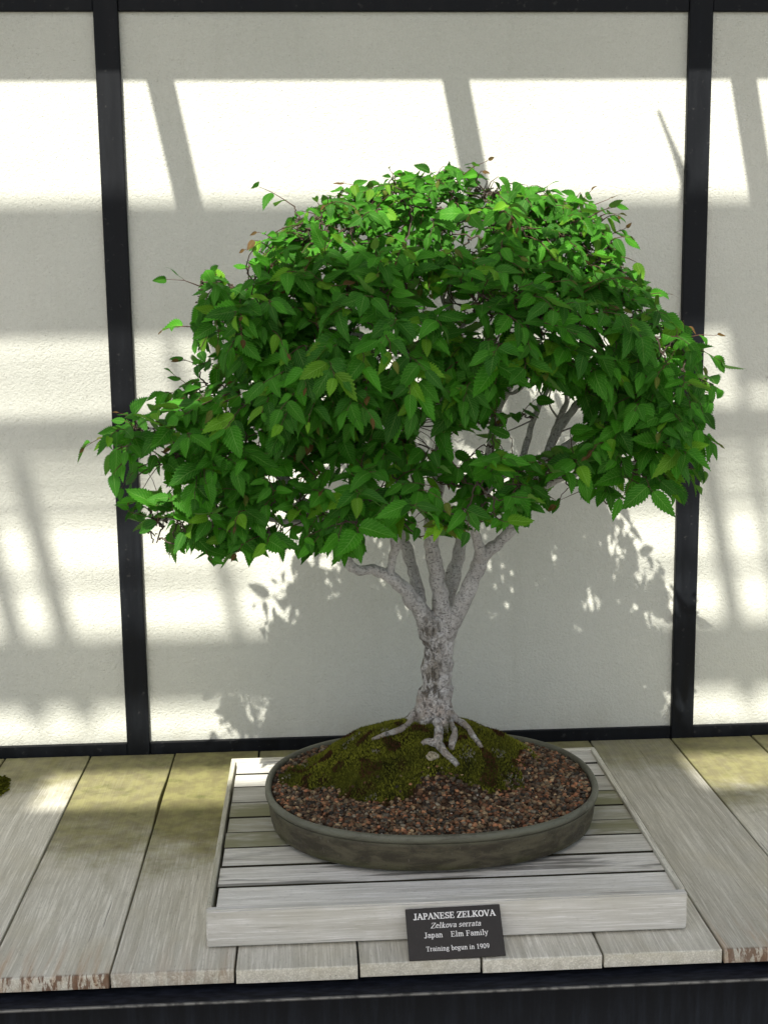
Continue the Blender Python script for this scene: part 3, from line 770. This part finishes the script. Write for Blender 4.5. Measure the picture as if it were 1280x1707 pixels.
for u, v, ru, rv, y, ry, n in PADS:
    c = at(u, v, y); k = (y-CY)/(-.48-CY)
    pads.append((np.array(c), np.array((ru*PX*k, ry, rv*PX*k)), n))
def depth_in(p, skip):
    return min((np.linalg.norm((p-c)/r) for i, (c, r, n) in enumerate(pads) if i != skip), default=9)
nshoot = 0
def shoot(p0, dirv, length, nl, size, tipyoung, droop):
    """A zigzag shoot with alternate leaves, growing from p0."""
    global nshoot
    nshoot += 1
    d = Vector(dirv).normalized(); p = Vector(p0); side = d.cross(Vector((0, 0, 1)))
    if side.length < .1: side = Vector((1, 0, 0))
    side.normalize(); sg = random.choice((-1, 1))
    step = length/nl; path = [(*p, .0011)]; kept = 0
    for i in range(nl):
        d = (d+Vector((0, 0, -.10-.12*droop))+side*sg*.16+Vector((random.gauss(0, .12), random.gauss(0, .12), random.gauss(0, .10)))).normalized()
        p = p+d*step; t = (i+1)/nl
        path.append((*p, .0010*(1-.55*t)))
        last = i >= nl-1
        u_, v_ = proj(p)
        outw = Vector((d.x, d.y, 0))
        ax = d*(.55+.5*t)+side*sg*random.uniform(.55, 1.25)*(1 if not last else .2)
        ax = ax.normalized()+Vector((0, 0, -1))*max(-.15, random.gauss(.12+.72*droop, .32))+Vector((random.gauss(0, .28), random.gauss(0, .28), random.gauss(0, .12)))
        ax.normalize()
        nr = Vector((0, 0, 1))*random.uniform(.6, 1.1)+Vector((d.x, d.y, 0))*.55+Vector((0, -.35-.35*droop, 0))+Vector((random.gauss(0, .42), random.gauss(0, .42), random.gauss(0, .3)))
        sz = size*random.uniform(.58, 1.20)*(1-.42*t*tipyoung)
        yv = tipyoung*t if last else 0
        if last: sz *= .62 if yv > .5 else .8
        tip = p+ax*sz; mid = p+ax*sz*.5
        ut, vt = proj(tip); um, vm = proj(mid)
        if in_hole(um, vm) and random.random() < .97: sg = -sg; continue
        if in_hole(ut, vt, .85) and random.random() < .8: sg = -sg; continue
        if vt > low_limit(ut)+random.uniform(-34, 20): sg = -sg; continue
        if not FREE and (vt < up_limit(ut)-random.choice((-6, 2, 8, 16, 30)) or vm < up_limit(um)-random.choice((0, 0, 8, 16))): sg = -sg; continue
        pet = .006*random.uniform(.6, 1.3)
        base = p+ax*pet*.6+Vector((0, 0, .001))
        kept = i+1
        add_leaf(base, ax, nr, sz, leaf_col(yv if yv > .5 else 0))
        TW.append((np.array([(*p, .0006), (*base, .0005)]), (.12, .06, .03)))
        sg = -sg
    if kept < 1: return
    path = path[:kept+1]; path[-1] = (*path[-1][:3], .0004)
    TW.append((np.array(path), (.10, .045, .028) if tipyoung > .4 else (.085, .05, .032)))
SUP = []
def support(p0, r1=.0012):
    """A curved twig from the nearest limb out to p0."""
    w = np.linalg.norm((ALLSK[:, :3]-p0)*(1, .8, 1), axis=1)+np.maximum(0, ALLSK[:, 2]-p0[2])*.5
    q = ALLSK[np.argmin(w)]
    L = np.linalg.norm(p0-q[:3])
    if L < .01: return
    if len(SUP):                                # branch off an earlier twig when one is nearer
        A = np.array(SUP); e = np.linalg.norm(A-p0, axis=1); j = np.argmin(e)
        if e[j] < L*.6 and e[j] > .008: q = np.array([*A[j], .0022]); L = e[j]
    m = q[:3]*.5+p0*.5+np.array((random.gauss(0, .06), random.gauss(0, .06), random.uniform(-.02, .06)))*L
    m1 = q[:3]*.75+m*.25+np.array((0, 0, .03))*L
    path = smooth_path([(*q[:3], min(q[3]*.6, .0019)), (*m1, .0016), (*m, .0013), (*p0, r1)], 4)
    for i in range(1, len(path)-1): path[i, :3] += rng.normal(0, .0016, 3)
    SUP.append(path[len(path)//2, :3].copy()); SUP.append(path[-2, :3].copy())
    TW.append((path, (.075, .055, .042)))
for pi, (c, r, n) in enumerate(pads):
    k = 0; tr = 0
    n = int(n*(2.1 if c[2] > 1.06 else 1.3))
    while k < n and tr < n*30:
        tr += 1
        e = rng.normal(0, 1, 3); e /= np.linalg.norm(e)
        if e[1] > .35 and random.random() < .55: continue          # fewer shoots at the back
        rad = random.choice((.45, .62, .72, .80, .86))
        p0 = c+e*r*rad
        if depth_in(p0, pi) < .55 and random.random() < .55: continue
        uu, vv = proj(Vector(p0))
        if in_hole(uu, vv): continue
        if vv > low_limit(uu)-18 or vv < up_limit(uu)+4: continue
        out = e/r; out /= np.linalg.norm(out)
        dirv = np.array((out[0]*1.0, out[1]*.95-.22, max(out[2], -.15)*.75+.10))
        top = e[2] > .55
        droop = random.uniform(-.1, .5) if top else random.uniform(.05, .95)
        ty = 1.0 if random.random() < .16 else (.7 if random.random() < .22 else .3)
        if rad < .8: ty = .3
        back = p0[1] > -.44
        size = random.uniform(.038, .053)*(.78 if (c[2] > 1.06) else 1.0)*(.9 if back else 1.0)
        if not top and p0[1] < -.6: size *= 1.12
        shoot(p0, dirv, random.uniform(.055, .10), random.choice((5, 6, 7)), size, ty, droop)
        support(p0)
        k += 1
for L in TWIGS_IN_WINDOW: TW.append((smooth_path([(*at(u, v, y), r*PX*.55) for u, v, y, r in L], 5), (.30, .285, .26)))
# a few long stray shoots that break the outline: (u, v, y, du, dv, length m, leaves)
STRAY = [(492,345,-.44,-60,-38,.075,3),(645,310,-.40,18,-20,.03,3),(780,300,-.40,-20,-22,.035,4),(1000,360,-.42,26,-8,.04,3),(1060,495,-.45,55,-12,.06,3),(1140,580,-.46,48,12,.07,4),(1125,790,-.53,62,2,.075,4),(1165,735,-.50,25,6,.03,2),
         (248,702,-.56,-34,-16,.05,3),(252,848,-.57,-24,-16,.04,3),(330,655,-.51,-40,-22,.055,3),(330,610,-.51,-30,-6,.05,3),(325,545,-.48,-52,-8,.055,3),(255,905,-.54,-22,4,.035,3),(700,895,-.69,30,-6,.05,5),(380,905,-.55,-10,22,.04,3),(1010,840,-.55,20,10,.05,4),(1100,815,-.55,25,20,.05,3),(980,815,-.55,-30,14,.05,3),(560,905,-.60,10,20,.04,3),(820,870,-.60,30,12,.04,4),(870,690,-.50,-30,4,.05,3),(865,700,-.50,16,-24,.045,3)]
HB = HOLES; FREE = True
_sr = random.Random(5)
for k in range(18):                           # short sprigs along the outline
    j = _sr.randrange(2, len(UPPER)-2); t_ = _sr.random()
    u = UPPER[j][0]*(1-t_)+UPPER[j+1][0]*t_; v = UPPER[j][1]*(1-t_)+UPPER[j+1][1]*t_+8
    a_ = math.atan2(v-640, u-690)+_sr.uniform(-.5, .5)
    STRAY.append((u, v, -.48+_sr.uniform(-.12, .06), 40*math.cos(a_), 14*math.sin(a_), _sr.uniform(.03, .055), _sr.choice((2, 3, 3, 4))))
for u, v, y, du, dv, L, n in STRAY:
    p0 = at(u, v, y); p1 = at(u+du, v+dv, y-random.uniform(.0, .03))
    if 850 < u < 880 and v < 720: HOLES = []
    else: HOLES = HB
    dirn = (p1-p0).normalized()+Vector((0, 0, .25))
    shoot(np.array(p0), dirn, L, n, random.uniform(.034, .054), 1.0 if random.random() < .6 else .4, .45)
    support(np.array(p0))
HOLES = HB
# cluster of fresh yellow green leaves low at the front
p0 = at(738, 872, -.72)
for k in range(8):
    a = k*2*math.pi/8+.3
    ax = Vector((math.cos(a), -.45+.3*math.sin(a), -.25-.15*math.sin(a*2)))
    add_leaf(p0+ax*.006, ax, Vector((0, -.7, .9)), random.uniform(.030, .044), GREEN_Y*random.uniform(1.0, 1.5) if k % 3 else OLIVE*1.3)
support(np.array(p0))
foliage = from_np('foliage', np.concatenate(LV), [np.concatenate(LF)], M_LEAF, tree, True, np.concatenate(LC), np.concatenate(LU))
tv, tf, t3, tc = [], [], [], []; c0 = 0
for path, col in TW:
    V, F, F3 = tube_np(path, 4 if len(path) < 9 else 5, True)
    tv.append(V); tf.append(F+c0); t3.append(F3+c0); c0 += len(V); tc.append(np.tile(col, (len(V), 1)))
from_np('twigs', np.concatenate(tv), [np.concatenate(tf), np.concatenate(t3)], M_TWIG, tree, True, np.concatenate(tc))
print('leaves', nleaf, 'shoots', nshoot)

# ------------------------------------------------------------------ engraved name plate leaning on the stand
def arc(cx, cy, rx, ry, a0, a1, n=10):
    return [(cx+rx*math.cos(R(a0+(a1-a0)*k/n)), cy+ry*math.sin(R(a0+(a1-a0)*k/n))) for k in range(n+1)]
def ser(x, y, w=.12): return ([(x-w, y), (x+w, y)], .35)
C = .66; X = .45
G = {
 'J': ([([(.24, C), (.24, .08)]+arc(.13, .06, .11, .09, 0, -170, 8), 1), ser(.24, C)], .40),
 'A': ([([(.08, 0), (.33, C)], .35), ([(.33, C), (.58, 0)], 1), ([(.17, .22), (.50, .22)], .4), ser(.08, 0, .09), ser(.58, 0, .11)], .68),
 'P': ([([(.15, 0), (.15, C)], 1), ([(.15, C)]+arc(.27, .48, .21, .18, 90, -90)+[(.15, .30)], .85), ser(.15, 0), ([(.04, C), (.2, C)], .35)], .55),
 'N': ([([(.12, 0), (.12, C)], .4), ([(.12, C), (.57, .02)], 1), ([(.57, 0), (.57, C)], .4), ser(.12, 0, .10), ser(.57, C, .10), ([(.02, C), (.14, C)], .35)], .70),
 'E': ([([(.15, 0), (.15, C)], 1), ([(.04, C), (.50, C), (.50, .54)], .4), ([(.15, .34), (.40, .34)], .4), ([(.40, .26), (.40, .42)], .35), ([(.04, 0), (.52, 0), (.54, .14)], .4)], .60),
 'S': ([(arc(.27, .49, .17, .165, 20, 260, 9)+arc(.26, .17, .19, .165, 80, -160, 9), .8), ([(.44, .52), (.44, .66)], .3), ([(.06, .0), (.06, .18)], .3)], .52),
 'Z': ([([(.07, .52), (.08, C), (.52, C)], .4), ([(.52, C), (.07, 0)], 1), ([(.07, 0), (.54, 0), (.56, .15)], .4)], .60),
 'L': ([([(.15, 0), (.15, C)], 1), ser(.15, C), ([(.04, 0), (.52, 0), (.54, .16)], .4)], .58),
 'K': ([([(.15, 0), (.15, C)], 1), ([(.17, .28), (.54, C)], .4), ([(.27, .38), (.58, 0)], 1), ser(.15, 0), ser(.15, C), ser(.54, C, .1), ser(.58, 0, .1)], .68),
 'O': ([(arc(.34, .33, .26, .33, 0, 360, 18), .95)], .68),
 'V': ([([(.08, C), (.34, 0)], 1), ([(.34, 0), (.58, C)], .35), ser(.08, C, .10), ser(.58, C, .09)], .66),
 'F': ([([(.15, 0), (.15, C)], 1), ([(.04, C), (.48, C), (.48, .53)], .4), ([(.15, .34), (.38, .34)], .4), ([(.38, .26), (.38, .42)], .35), ser(.15, 0)], .54),
 'T': ([([(.28, 0), (.28, C)], 1), ([(.04, .52), (.05, C), (.51, C), (.52, .52)], .4), ser(.28, 0)], .56),
 'e': ([([(.06, .25), (.38, .27)]+arc(.22, .24, .165, .22, 10, 320, 12), .75)], .43),
 'l': ([([(.14, 0), (.14, .70)], 1), ser(.14, 0, .11), ([(.05, .70), (.14, .70)], .35)], .28),
 'k': ([([(.13, 0), (.13, .70)], 1), ([(.15, .20), (.38, X)], .4), ([(.22, .26), (.42, 0)], .9), ser(.13, 0, .1), ser(.42, 0, .09), ser(.36, X, .09)], .50),
 'o': ([(arc(.24, .225, .175, .225, 0, 360, 14), .85)], .48),
 'v': ([([(.06, X), (.23, 0)], .9), ([(.23, 0), (.40, X)], .35), ser(.06, X, .08), ser(.40, X, .07)], .46),
 'a': ([(arc(.22, .32, .13, .13, 160, 0, 6)+[(.35, .06), (.42, .02)], .9), (arc(.20, .13, .13, .13, 60, 330, 9), .7)], .44),
 's': ([(arc(.20, .335, .12, .115, 30, 260, 7)+arc(.19, .115, .13, .115, 80, -150, 7), .75)], .39),
 'r': ([([(.13, 0), (.13, X)], 1), (arc(.27, .30, .14, .14, 160, 60, 5), .8), ser(.13, 0, .1), ([(.04, X), (.13, X)], .35)], .37),
 't': ([([(.15, .58), (.15, .08)]+arc(.22, .08, .07, .07, 180, 320, 5), .85), ([(.03, X), (.28, X)], .4)], .30),
 'p': ([([(.13, -.2), (.13, X)], 1), (arc(.25, .225, .16, .22, 150, -150, 12), .85), ser(.13, -.2, .1), ([(.04, X), (.13, X)], .35)], .50),
 'n': ([([(.12, 0), (.12, X)], .95), (arc(.26, .28, .13, .16, 165, 0, 7)+[(.39, 0)], .95), ser(.12, 0, .09), ser(.39, 0, .09), ([(.04, X), (.12, X)], .35)], .50),
 'm': ([([(.12, 0), (.12, X)], .95), (arc(.25, .28, .12, .16, 165, 0, 7)+[(.37, 0)], .95), (arc(.50, .28, .12, .16, 165, 0, 7)+[(.62, 0)], .95), ser(.12, 0, .09), ser(.37, 0, .08), ser(.62, 0, .09), ([(.04, X), (.12, X)], .35)], .74),
 'i': ([([(.13, 0), (.13, X)], 1), ser(.13, 0, .1), ([(.05, X), (.13, X)], .35), ([(.12, .62), (.14, .62)], 1)], .27),
 'y': ([([(.06, X), (.24, .02)], .9), ([(.40, X), (.22, -.10), (.14, -.19), (.06, -.18)], .45), ser(.06, X, .08), ser(.40, X, .07)], .46),
 'g': ([(arc(.21, .30, .13, .15, 0, 360, 12), .8), ([(.30, .40), (.42, .43)], .5), ([(.13, .17), (.10, .08), (.30, .04), (.38, -.04), (.34, -.16), (.2, -.2), (.07, -.16), (.06, -.08), (.13, .02)], .6)], .46),
 'b': ([([(.12, 0), (.12, .70)], .95), (arc(.25, .22, .16, .225, 150, -150, 12), .85), ([(.03, .70), (.12, .70)], .35)], .49),
 'u': ([([(.12, X), (.12, .16)]+arc(.24, .15, .12, .14, 180, 340, 7), .95), ([(.38, X), (.38, .0)], .95), ([(.04, X), (.12, X)], .35), ([(.30, X), (.38, X)], .35), ([(.38, .0), (.46, .0)], .35)], .50),
 '1': ([([(.25, 0), (.25, C)], 1), ([(.12, .56), (.25, C)], .4), ser(.25, 0, .11)], .48),
 '9': ([(arc(.24, .44, .165, .21, 0, 360, 14), .85), (arc(.12, .40, .285, .40, 5, -75, 7), .7)], .48),
 '0': ([(arc(.24, .33, .18, .33, 0, 360, 16), .9)], .48),
 ' ': ([], .25),
}
def text_mesh(s, height, bold=1.0, slant=0.0, spacing=.02):
    """Serif lettering cut as small raised strokes drawn with a broad pen (wide across, thin down)."""
    k = height/C; V, F = [], []; x = 0; lift = 0
    for ch in s:
        g, adv = G[ch]
        for pts, w in g:
            pw, ph = .052*bold*max(w, .45), .024*bold
            for (xa, ya), (xb, yb) in zip(pts[:-1], pts[1:]):
                if (xb, yb) < (xa, ya): xa, ya, xb, yb = xb, yb, xa, ya
                pa = [(-pw, -ph), (pw, -ph), (pw, ph), (-pw, ph)]
                P = [(xa+dx, ya+dy) for dx, dy in pa]+[(xb+dx, yb+dy) for dx, dy in pa]
                P = sorted(set(P))                # convex hull
                def half(Q):
                    h = []
                    for q in Q:
                        while len(h) > 1 and (h[-1][0]-h[-2][0])*(q[1]-h[-2][1])-(h[-1][1]-h[-2][1])*(q[0]-h[-2][0]) <= 1e-9: h.pop()
                        h.append(q)
                    return h[:-1]
                H = half(P)+half(P[::-1])
                lift = (lift+1) % 23; z = .0003+lift*.000004
                b = len(V)
                V += [((x+p[0]+slant*p[1])*k, p[1]*k, z) for p in H]; F.append([b+i for i in range(len(H))])
        x += adv+spacing
    return V, F, (x-spacing)*k
sign = empty('name_plate', (.60, -.935, 0))
tag(sign, 'small dark plant label reading JAPANESE ZELKOVA leaning on the stand front', 'sign')
SA, SB = at(680.5, 1602.5, -.9475), at(840.5, 1592, -.9440)     # bottom corners
SC, SD = at(676.5, 1515, -.8878), at(834.5, 1507.5, -.8876)       # top corners
SA.z = max(SA.z, .0012); SB.z = max(SB.z, .0012)
ex = (SB-SA+SD-SC).normalized(); W_ = ((SB-SA).length+(SD-SC).length)/2
up_ = ((SC-SA)+(SD-SB)).normalized(); up_ = (up_-ex*up_.dot(ex)).normalized(); H_ = ((SC-SA).length+(SD-SB).length)/2
ez = ex.cross(up_)
org = (SA+SB+SC+SD)/4
SM = Matrix(((ex.x, up_.x, ez.x, org.x), (ex.y, up_.y, ez.y, org.y), (ex.z, up_.z, ez.z, org.z), (0, 0, 0, 1)))
b = bmesh.new(); add_box(b, -W_/2, W_/2, -H_/2, H_/2, -.0030, 0, .0007, 1); b.transform(SM); from_bm('plate', b, M_SIGN, sign)
LINES = [('JAPANESE ZELKOVA', .0092, 1.5, 0, .131, .0228), ('Zelkova serrata', .0080, 1.05, .24, .080, .0080), ('Japan', .0080, 1.05, 0, .029, -.0068, -.0345), ('Elm Family', .0080, 1.05, 0, .0595, -.0068, .0225), ('Training begun in 1909', .0070, 1.05, 0, .1000, -.0278)]
for ln in LINES:
    s, h, bold, sl, wid, yb = ln[:6]; cx = ln[6] if len(ln) > 6 else .002
    V, F, w = text_mesh(s, h, bold, sl)
    fx = wid*(W_/.152)/w
    me = bpy.data.meshes.new('lettering')
    me.from_pydata([SM @ Vector(((x-w/2)*fx+cx*(W_/.152), (y+yb)*(H_/.0815), z)) for x, y, z in V], [], F); me.update()
    link_mesh('lettering', me, M_INK, sign)

# ------------------------------------------------------------------ moss clump at the bench's back left, beside the frame edge
def clump(name, cx, cy, rx, ry, n, label):
    V, F, Cc = [], [], []; c = 0
    for k in range(n):
        a = random.uniform(0, 6.28); q = math.sqrt(random.random())
        x, y = cx+rx*q*math.cos(a), cy+ry*q*math.sin(a); z = .014*(1-q*q)
        l = random.uniform(.008, .016); b_ = random.uniform(0, 6.28); w = random.uniform(.0010, .0022)
        dx, dy = math.cos(b_), math.sin(b_)
        V += [(x-dy*w, y+dx*w, z), (x+dy*w, y-dx*w, z), (x+dx*l*.6+dy*w*.8, y+dy*l*.6-dx*w*.8, z+l*.55), (x+dx*l, y+dy*l, z+l*.35)]
        F.append((c, c+1, c+2, c+3)); c += 4
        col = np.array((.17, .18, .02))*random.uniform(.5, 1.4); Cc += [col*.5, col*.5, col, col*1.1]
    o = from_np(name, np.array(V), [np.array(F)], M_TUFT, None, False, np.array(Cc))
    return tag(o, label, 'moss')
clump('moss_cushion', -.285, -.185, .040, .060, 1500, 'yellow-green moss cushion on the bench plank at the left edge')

# ------------------------------------------------------------------ pergola overhead: throws the striped shade
perg = empty('pergola', (.6, -1.6, -.80))
tag(perg, 'timber lath pergola standing over the bench and throwing striped shade', 'pergola')
X0, X1 = -2.6, 3.6
ZE = 2.15                                     # eave and rafters near the wall
def ys(zw, h): return -(h-zw-.017)/KZ      # the panels sit 14 mm behind the frame
box('eave_board', X0, X1, ys(1.434, ZE), .05, ZE, ZE+.03, M_PERG, perg)
for i in range(-5, 7):
    x = .0774+.02+i*.607 - MX*(-ys(1.434, ZE))
    box('rafter', x-.0255, x+.0255, -1.25, ys(1.434, ZE)-.0005, ZE-.001, ZE+.028, M_PERG, perg)
ZL = 4.3
def lath(z0, z1, x0=X0, x1=X1, dz=0.0):
    box('slat', x0, x1, ys(z0, ZL), ys(z1, ZL), ZL+dz, ZL+dz+.012, M_PERG, perg)
lath(.905, 1.185)
for zc, w in ((.852, .012), (.800, .013)): lath(zc-w/2, zc+w/2, X0, .26-MX*(ZL-zc)/KZ); lath(zc-w/2, zc+w/2, 1.12-MX*(ZL-zc)/KZ, X1)
lath(.672, .748)
for zc, w in ((.655, .007), (.628, .008), (.600, .008), (.570, .008), (.530, .018), (.385, .015)): lath(zc-w/2, zc+w/2, X0, .26-MX*(ZL-zc)/KZ); lath(zc-w/2, zc+w/2, 1.06-MX*(ZL-zc)/KZ, X1)
lath(.100, .262)
lath(-.146, .012)
lath(-1.25, -.385)
lath(-.384, -.147, .375-MX*(ZL+.27)/KZ, 1.235-MX*(ZL+.27)/KZ, .001)  # added board, placed only to keep sun off the trunk and mid crown
lath(.0125, .0995, .40-MX*(ZL-.05)/KZ, 1.12-MX*(ZL-.05)/KZ, .001)  # another added blocker, shading the front of the middle crown
lath(.780, .904, 1.10-MX*2.0, X1, .0)         # wider board on the right
for xw, zw, w in ((-.19, .48, .046), (-.285, .42, .044), (1.30, .46, .040), (.118, .82, .026), (1.335, .80, .022), (-.17, .05, .11), (-.055, .05, .035)):
    s = (ZL-zw)/KZ; x = xw-MX*s
    if abs(zw-.05) < .01: box('lath', x-w/2, x+w/2, ys(.012, ZL)-.12, ys(.012, ZL)-.0005, ZL+.0, ZL+.010, M_PERG, perg)
    else: box('lath', x-w/2, x+w/2, ys(.10, ZL)-.01, ys(.67 if zw < .6 else .90, ZL), ZL-.018, ZL-.004, M_PERG, perg)
vn = [(1098,160,.004),(1112,195,.005),(1124,225,.007),(1135,255,.010),(1141,278,.010),(1136,310,.006),(1124,345,.005),(1114,390,.005)]
vp = []
for u, v, r_ in vn:
    w_ = at(u, v, 0); s = (ZE-w_.z-.017)/KZ; vp.append((w_.x-MX*s, -s, ZE-.03, r_))
Vv, Fv, F3v = tube_np(smooth_path(vp, 4), 6); from_np('vine_stem', Vv, [Fv, F3v], M_PERG, perg)
s = (ZL+.27)/KZ
box('lath', X0, -.118-MX*s, ys(-.385, ZL), ys(-.146, ZL)-.0005, ZL+.0005, ZL+.011, M_PERG, perg)  # added blocker keeping the leftmost planks out of the sun
for px_ in (-2.5, 3.5):
    for py_ in (-.65, -4.6): box('pergola_post', px_-.05, px_+.05, py_-.05, py_+.05, -.80, ZL-.02 if py_ < -2 else ZE-.002, M_PERG, perg)
    box('side_beam', px_-.03, px_+.03, -4.75, -2.4, ZL-.14, ZL-.0185, M_PERG, perg)
